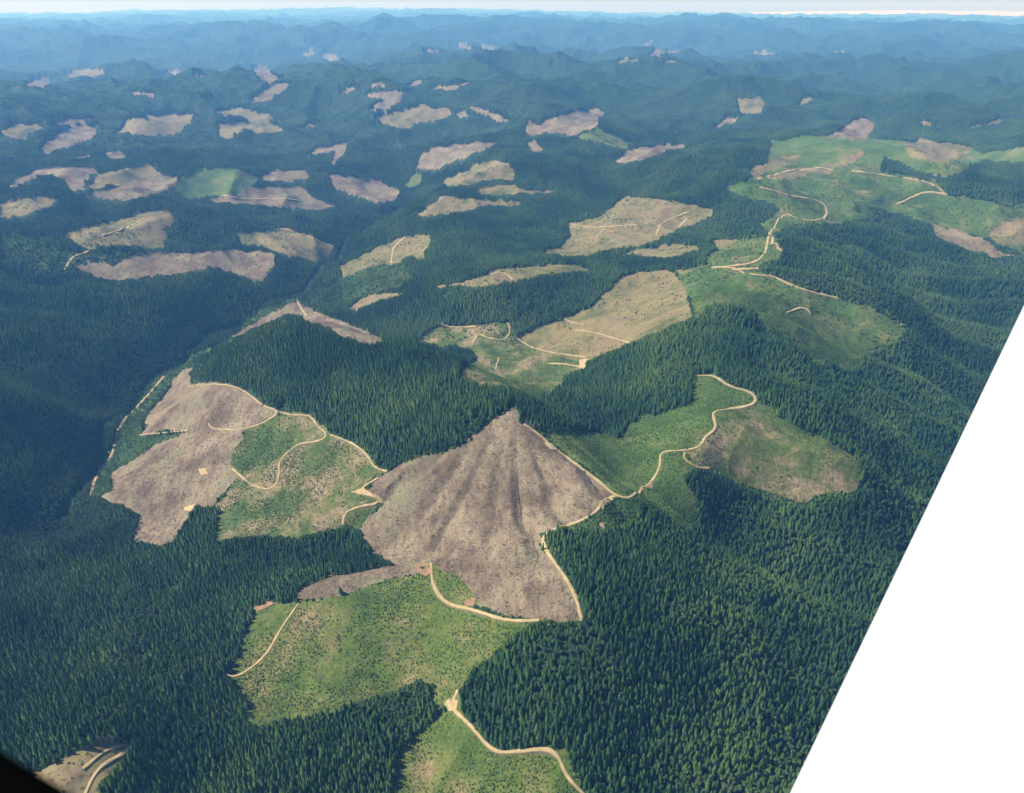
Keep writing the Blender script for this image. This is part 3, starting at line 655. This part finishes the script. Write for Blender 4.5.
def on_road(x, y): return np.isin(np.floor(x / _cell).astype(np.int64) * 100003 + np.floor(y / _cell).astype(np.int64), _rset)

def forest_points(r0, r1, sp):
    X, Y, Aq, R = scatter(r0, r1, sp); 
    k = cover_at(Aq, R) == 0; X, Y, Aq, R = X[k], Y[k], Aq[k], R[k]
    z = ground(Aq, R); k = in_view(X, Y, z) & ~on_road(X, Y); X, Y, Aq, R, z = X[k], Y[k], Aq[k], R[k], z[k]
    age = fbm(X, Y, 420, 3, 31); hh = 19.5 * (1 + 0.28 * age) * rng.normal(1, 0.16, len(X)).clip(.5, 1.4)
    # stand margins: a tree keeps its height away from the clearing that opens beyond it
    push = 0.48 * hh * R / (ZC - z)
    ok = lambda f: (cover_at(Aq, R + push * f) == 0) & (cover_at(Aq, R + push * f * .5) == 0)
    f = np.where(ok(1), 1.0, np.where(ok(.7), .7, np.where(ok(.45), .45, 0.28))); k = (f > .3) | (rng.random(len(X)) < .85)
    return X[k], Y[k], Aq[k], R[k], z[k], (hh * f)[k]
Xn, Yn, An, Rn, Zn, Hn = forest_points(450, 3000, 6.3)
Xm, Ym, Am, Rm, Zm, Hm = forest_points(3000, 6000, 8.0)
X = np.concatenate([Xn, Xm]); Y = np.concatenate([Yn, Ym]); A = np.concatenate([An, Am]); R = np.concatenate([Rn, Rm]); Z = np.concatenate([Zn, Zm]); Hh = np.concatenate([Hn, Hm])
# broadleaf along the river and in scattered patches
pxx, pyy, _ = to_pix(X, Y, Z)
low = np.exp(-np.clip(Z - 5, 0, 400) / 22.0) * (X < 0)
br = (rng.random(len(X)) < .05) | ((fbm(X, Y, 160, 3, 41) + 0.55 * low + 0.18 * rng.normal(0, 1, len(X))) > 0.42)
crest = (np.abs((((X * 0.12 + Y * 0.99) + 90 * fbm(X, Y, 420, 2, 3)) / 185.0) % 1.0 - 0.5) < .05) & (pxx > 660) & (R < 4500)
br |= crest & (rng.random(len(X)) < .75)
rvd = river_d(X, Y); wob = 10 * fbm(X, Y, 130, 2, 71); br |= (np.abs(rvd - 42 + wob) < 26) & (rng.random(len(X)) < .85)
gap = ((fbm(X, Y, 55, 2, 43) > 0.62) & (rng.random(len(X)) < .7)) | (rvd + wob * .5 < 12)
idx = np.where(br, 4 + rng.integers(0, 2, len(X)), rng.integers(0, 4, len(X)))
sv = np.stack([(Hh / 30) ** .55 * rng.uniform(.66, 1.1, len(X))] * 2 + [Hh / 30], 1); sv[br] *= np.array([1.0, 1.0, 1.15])
keep = ~gap; X, Y, A, R, Z, Hh, idx, sv = [q[keep] for q in (X, Y, A, R, Z, Hh, idx, sv)]
rot = rng.uniform(0, 6.28, len(X))
# the nearest conifers in the picture become trees of their own
px, py, _ = to_pix(X, Y, Z + Hh * .5); D = np.sqrt(X ** 2 + Y ** 2 + (ZC - Z) ** 2)
seen = (px > 6) & (px < 1024) & (py < 788) & (px < 786 + (793 - py) * 234 / 488) & (py < 764 + px * .55) & (idx < 4)
cand = np.nonzero(seen)[0]; cand = cand[np.argsort(D[cand] / Hh[cand])][:296]
solo = np.zeros(len(X), bool); solo[cand] = True
Xc, Yc, Ac, Rc, Zc, Hc = forest_points(6000, 10500, 15)
Zc = Zc + 17 * sstep(4800, 6500, Rc) * .9 - 14
allp = np.concatenate([np.stack([X, Y, Z - .3], 1)[~solo], np.stack([Xc, Yc, Zc], 1)])
alls = np.concatenate([sv[~solo], np.stack([np.full(len(Xc), 1.0)] * 2 + [rng.uniform(.85, 1.1, len(Xc))], 1)])
alli = np.concatenate([idx[~solo], 6 + rng.integers(0, 2, len(Xc))]); allr = np.concatenate([rot[~solo], rng.uniform(0, 6.28, len(Xc))])
print('forest instances', len(allp), 'near', (~solo).sum())
o = instancer('forest', allp, allr, alls, alli, forest_col)
tag(o, 'dense dark green conifer forest covering the hills and valleys', 'forest', kind='stuff')

# solo conifers
crown_me = []; trunk_me = []
for k in range(4):
    v, f = conifer_crown(k + 1, 9, 7, 30, (4.4, 5.0, 3.8, 4.6)[k]); crown_me.append(mesh_np('crown', v, f, [M_CON]))
tv, tf = tube(.45, .1, -4, 27); trunk_me = mesh_np('trunk', tv, tf, [M_BARK])
def solo_tree(x, y, z, s, rz, k, label, group, name='conifer_tree', cat='tree'):
    r = bpy.data.objects.new(name, None); C.objects.link(r); r.location = (x, y, z); r.scale = s; r.rotation_euler.z = rz; r.empty_display_size = 1
    tag(r, label, cat, group)
    t = link('trunk', trunk_me, r); c = link('crown', crown_me[k], r); return r
for i in cand:
    p, q = px[i], py[i]
    if p < 130: lab, gp = 'foremost tall dark conifer near the tan clearing in the lower left corner', 'foremost conifers at the lower left corner'
    elif p < 450: lab, gp = 'foremost tall dark conifer in the stand left of the bottom clearing', 'foremost conifers left of the bottom clearing'
    else: lab, gp = 'foremost tall dark conifer between the bottom gravel road and the white wing', 'foremost conifers right of the bottom gravel road'
    solo_tree(X[i], Y[i], Z[i] - .3, tuple(sv[i]), rot[i], int(idx[i]), lab, gp)
def at(px, py):
    a, r = hit([px], [py]); a, r = float(a[0]), float(r[0]); return r * math.sin(a), r * math.cos(a), float(ground(np.array([a]), np.array([r]))[0])
x, y, z = at(341, 594); solo_tree(x, y, z, (.85, .85, .6), 1, 1, 'lone dark conifer standing on the bare grey crest above the front clearing', None)
x, y, z = at(622, 398); 

# dead grey trees
def bare_tree(seed, h=16):
    rd = random.Random(seed); V, F = tube(.35, .08, -1, h)
    V = list(V); F = list(F)
    for q in range(26):
        z0 = h * rd.uniform(.15, .95); L = (h - z0) * .35 + rd.uniform(1, 2.5); an = rd.random() * 6.28; up = rd.uniform(.2, .9); b = len(V)
        d = Vector((math.cos(an), math.sin(an), up)); s = Vector((-math.sin(an), math.cos(an), 0)) * .16; e = d * L
        p = Vector((0, 0, z0)); V += [tuple(p + s), tuple(p - s), tuple(p + Vector((0, 0, .25))), tuple(p + e)]
        F += [(b, b + 1, b + 3), (b + 1, b + 2, b + 3), (b + 2, b, b + 3)]
    return V, F
def bare_parts(seed, h, x, y, z, label, group):
    r = bpy.data.objects.new('bare_tree', None); C.objects.link(r); r.location = (x, y, z); tag(r, label, 'dead tree', group)
    V, F = bare_tree(seed, h); n = 12
    link('trunk', mesh_np('trunk', V[:12], F[:12], [M_GREY]), r)
    link('branches', mesh_np('branches', V[12:], [tuple(i - 12 for i in t) for t in F[12:]], [M_GREY]), r)
for k, (ax, ay) in enumerate([(99, 743), (102, 744), (105, 742), (108, 744), (111, 743), (114, 745)]):
    x, y, z = at(ax, ay); bare_parts(k, 15 + k % 3 * 2, x, y, z, 'leafless grey tree in the clump above the lower left tan clearing', 'leafless grey trees above the lower left clearing')
for k, (ax, ay) in enumerate([(135, 744), (138, 743), (141, 745)]):
    x, y, z = at(ax, ay); bare_parts(20 + k, 15, x, y, z, 'leafless grey tree beside the bend of the lower left track', 'leafless grey trees beside the lower left track')
for k, ax in enumerate((526, 530, 534, 538)):
    x, y, z = at(ax, 428 + k * .8); bare_parts(30 + k, 22, x, y, z + 0, 'pale dead trunk at the forest edge just right of the brown peak', 'pale dead trunks beside the brown peak')

# pale boulders down the gully of the brown slope
def rock(seed, R=2.2):
    rd = random.Random(seed); import bmesh
    bm = bmesh.new(); bmesh.ops.create_icosphere(bm, subdivisions=2, radius=R)
    for v in bm.verts: v.co *= rd.uniform(.75, 1.15); v.co.z *= .7
    me = bpy.data.meshes.new('boulder'); bm.to_mesh(me); bm.free(); me.materials.append(M_ROCK); return me
for k, (ax, ay) in enumerate([(476, 521), (474, 525), (470, 530), (467, 534), (464, 538), (461, 541), (458, 546), (455, 550)]):
    x, y, z = at(ax, ay); o = link('boulder', rock(k, 1.3 + .35 * (k % 3))); o.location = (x, y, z + .5)
    tag(o, 'pale boulder in the string running down the gully of the brown peak', 'boulder', 'pale boulders in the gully of the brown slope')

# ------------------------------------------------------------------ young growth and slash
_n = scatter(450, 2400, 3.1); _m = scatter(2400, 4600, 6.5); X, Y, A_s, R_s = [np.concatenate(q) for q in zip(_n, _m)]
cv = kind_of[cover_at(A_s, R_s)]
patch = 1.5 * fbm(X, Y, 90, 4, 51) + 0.9 * fbm(X, Y, 16, 2, 52)
marg = (cv == 0) & ((cover_at(A_s, R_s + 24) > 0) | (cover_at(A_s, R_s + 10) > 0) | (cover_at(A_s, R_s - 10) > 0)) & (R_s < 3500)
pr = np.select([marg, (cv == 6) & (R_s > 2400), cv == 6, cv == 3, cv == 4, cv == 5, cv == 2, cv == 1], [0.9 + 0 * patch, 0.30 + .5 * patch, 0.8 + .4 * patch, 0.55 + .6 * patch, 0.30 + .6 * patch, 0.75 + .3 * patch, 0.05 + .2 * patch, 0.012 + 0 * patch], -1)
k = (rng.random(len(X)) < pr) & ~on_road(X, Y); X, Y, A_s, R_s, cv = X[k], Y[k], A_s[k], R_s[k], cv[k]
Z = ground(A_s, R_s); k = in_view(X, Y, Z); X, Y, Z, cv = X[k], Y[k], Z[k], cv[k]
s = np.where(cv == 0, 2.0, 1.0) * rng.uniform(.3, .8, len(X)) ** 1.2 * np.where(np.hypot(X, Y) > 2400, 2.2, 1.1) * np.where(cv == 5, 1.4, 1.0); print('young', len(X))
o = instancer('young_growth', np.stack([X, Y, Z - .1], 1), rng.uniform(0, 6.28, len(X)), np.stack([s] * 3, 1), rng.integers(0, 4, len(X)), young_col)
tag(o, 'bright green saplings and brush scattered over the replanted clearings', 'saplings', kind='stuff')
X, Y, A_s, R_s = scatter(600, 2000, 6.0); cv = kind_of[cover_at(A_s, R_s)]
k = (rng.random(len(X)) < np.select([cv == 1, cv == 2, cv == 3, cv == 4], [.5, .15, .06, .06], -1)) & ~on_road(X, Y); X, Y, A_s, R_s = X[k], Y[k], A_s[k], R_s[k]
Z = ground(A_s, R_s); k = in_view(X, Y, Z); X, Y, Z = X[k], Y[k], Z[k]; print('slash', len(X))
s = rng.uniform(.4, 1.0, len(X))
o = instancer('logging_slash', np.stack([X, Y, Z], 1), rng.uniform(0, 6.28, len(X)), np.stack([s] * 3, 1), rng.integers(0, 3, len(X)), slash_col)
tag(o, 'weathered grey brown logs and branches littering the clearcut slopes', 'slash', kind='stuff')

# ------------------------------------------------------------------ the aircraft the view is taken from
def m_white(t, b):
    b.inputs['Base Color'].default_value = (0.9, 0.9, 0.9, 1); b.inputs['Coat Weight'].default_value = 0.3
M_WHITE = mat('white aircraft paint', m_white, 0.4, 0.5)
M_BLACK = mat('black window seal', lambda t, b: b.inputs['Base Color'].__setattr__('default_value', (0.004, 0.004, 0.004, 1)), 1.0, 0.0)
plane = bpy.data.objects.new('aircraft', None); C.objects.link(plane); plane.location = (0, 0, ZC)
tag(plane, 'aircraft with its white wing at lower right and black window edge at lower left', 'aircraft')
def wing():
    # straight leading edge through the two pixels where it leaves the picture, 1 m below the eye
    def q(px, py, h):
        a, s = pix_dir(px, py); r = h / -float(s); return Vector((r * math.sin(a), r * math.cos(a), 0))
    P0 = q(790, 793, 1.05); P1 = q(1024, 305, 1.05); u = (P1 - P0).normalized(); w = Vector((u.y, -u.x, 0))
    chord = 1.5; prof = []
    n = 14
    for k in range(n + 1):
        t = (1 - math.cos(math.pi * k / n)) / 2; yt = 0.6 * (.2969 * math.sqrt(t) - .126 * t - .3516 * t * t + .2843 * t ** 3 - .1015 * t ** 4)
        prof.append((t * chord, yt * chord))
    loop = [(a, b) for a, b in prof] + [(a, -b * .55) for a, b in prof[-2:0:-1]]
    V = []; F = []; st = [-1.2 + .4 * k for k in range(24)]
    for s_ in st:
        o_ = P0 + u * s_
        for a, b in loop:
            p = o_ + w * a; V.append((p.x, p.y, -1.05 + b + a * 0.02))
    m = len(loop)
    for i in range(len(st) - 1):
        for j in range(m): F.append((i * m + j, i * m + (j + 1) % m, (i + 1) * m + (j + 1) % m, (i + 1) * m + j))
    return mesh_np('wing', V, F, [M_WHITE], True)
w_ = link('wing', wing(), plane)
def sill():
    # black seal of the window, a few centimetres from the lens
    d = 0.16
    def q(px, py, dd=d):
        cx = (px - W / 2) / FPX; cy = (H / 2 - py) / FPX; v = Vector((cx, cP + cy * sP, cy * cP - sP)); return v * dd
    A0 = q(-80, 703); B0 = q(110, 817); u = (B0 - A0).normalized(); A0 -= u * .05; B0 += u * .05
    back = q(0, 793).normalized(); out = u.cross(back).normalized()
    if out.z > 0: out = -out
    V = []; F = []; n = 10; R = 0.016
    for P in (A0, B0):
        for k in range(n):
            an = 2 * math.pi * k / n; V.append(tuple(P + out * (R + R * math.cos(an)) + back * (R * math.sin(an))))
    for k in range(n): j = (k + 1) % n; F.append((k, j, n + j, n + k))
    return mesh_np('window_seal', V, F, [M_BLACK], True)
link('window_seal', sill(), plane)

# ------------------------------------------------------------------ sea fog bank beyond the coast, and the air
def cloudbank():
    V = []; F = []; n = 160; prof = [(0, 0), (0.0, .5), (.15, .85), (.5, 1.0), (1.0, .95)]
    for i in range(n + 1):
        a = math.radians(13 + 30 * i / n); h = 150 + 260 * sstep(0.0, .35, np.array(i / n)) * (0.75 + .5 * vnoise(np.array(i * .21), np.array(3.1), 4)) + 30 * vnoise(np.array(i * .9), np.array(1.1), 2)
        for d, t in prof:
            r = 84000 + d * 26000; V.append((r * math.sin(a), r * math.cos(a), -60 + t * (float(h) - 90)))
    m = len(prof)
    for i in range(n):
        for j in range(m - 1): F.append((i * m + j, (i + 1) * m + j, (i + 1) * m + j + 1, i * m + j + 1))
    return mesh_np('fog_bank', V, F, [mat('cloud white', lambda t, b: b.inputs['Base Color'].__setattr__('default_value', (.72, .84, .90, 1)), 1, 0)], True)
o = link('fog_bank', cloudbank()); tag(o, 'low white bank of sea fog along the right horizon', 'fog bank', kind='stuff')

def hazebox():
    zb = float(GZ2.min()) - 5; zt = ZC + 30
    x0, x1, y0, y1 = -66000, 66000, -300, 78000
    V = [(x, y, z) for z in (zb, zt) for x, y in ((x0, y0), (x1, y0), (x1, y1), (x0, y1))]
    F = [(0, 3, 2, 1), (4, 5, 6, 7), (0, 1, 5, 4), (1, 2, 6, 5), (2, 3, 7, 6), (3, 0, 4, 7)]
    m = bpy.data.materials.new('air'); m.use_nodes = True; t = m.node_tree; t.nodes.remove(t.nodes['Principled BSDF'])
    v = t.nodes.new('ShaderNodeVolumePrincipled'); v.inputs['Density'].default_value = HAZE_DENS; v.inputs['Color'].default_value = HAZE_COL
    v.inputs['Absorption Color'].default_value = (1, 1, 1, 1); v.inputs['Anisotropy'].default_value = 0.1
    t.links.new(v.outputs[0], t.nodes['Material Output'].inputs['Volume'])
    return mesh_np('haze', V, F, [m])
o = link('haze', hazebox()); o['kind'] = 'stuff'; o['label'] = 'blue haze that thickens over the distant hills'; o.display_type = 'WIRE'
print('terrain z', GZ2.min(), GZ2.max())
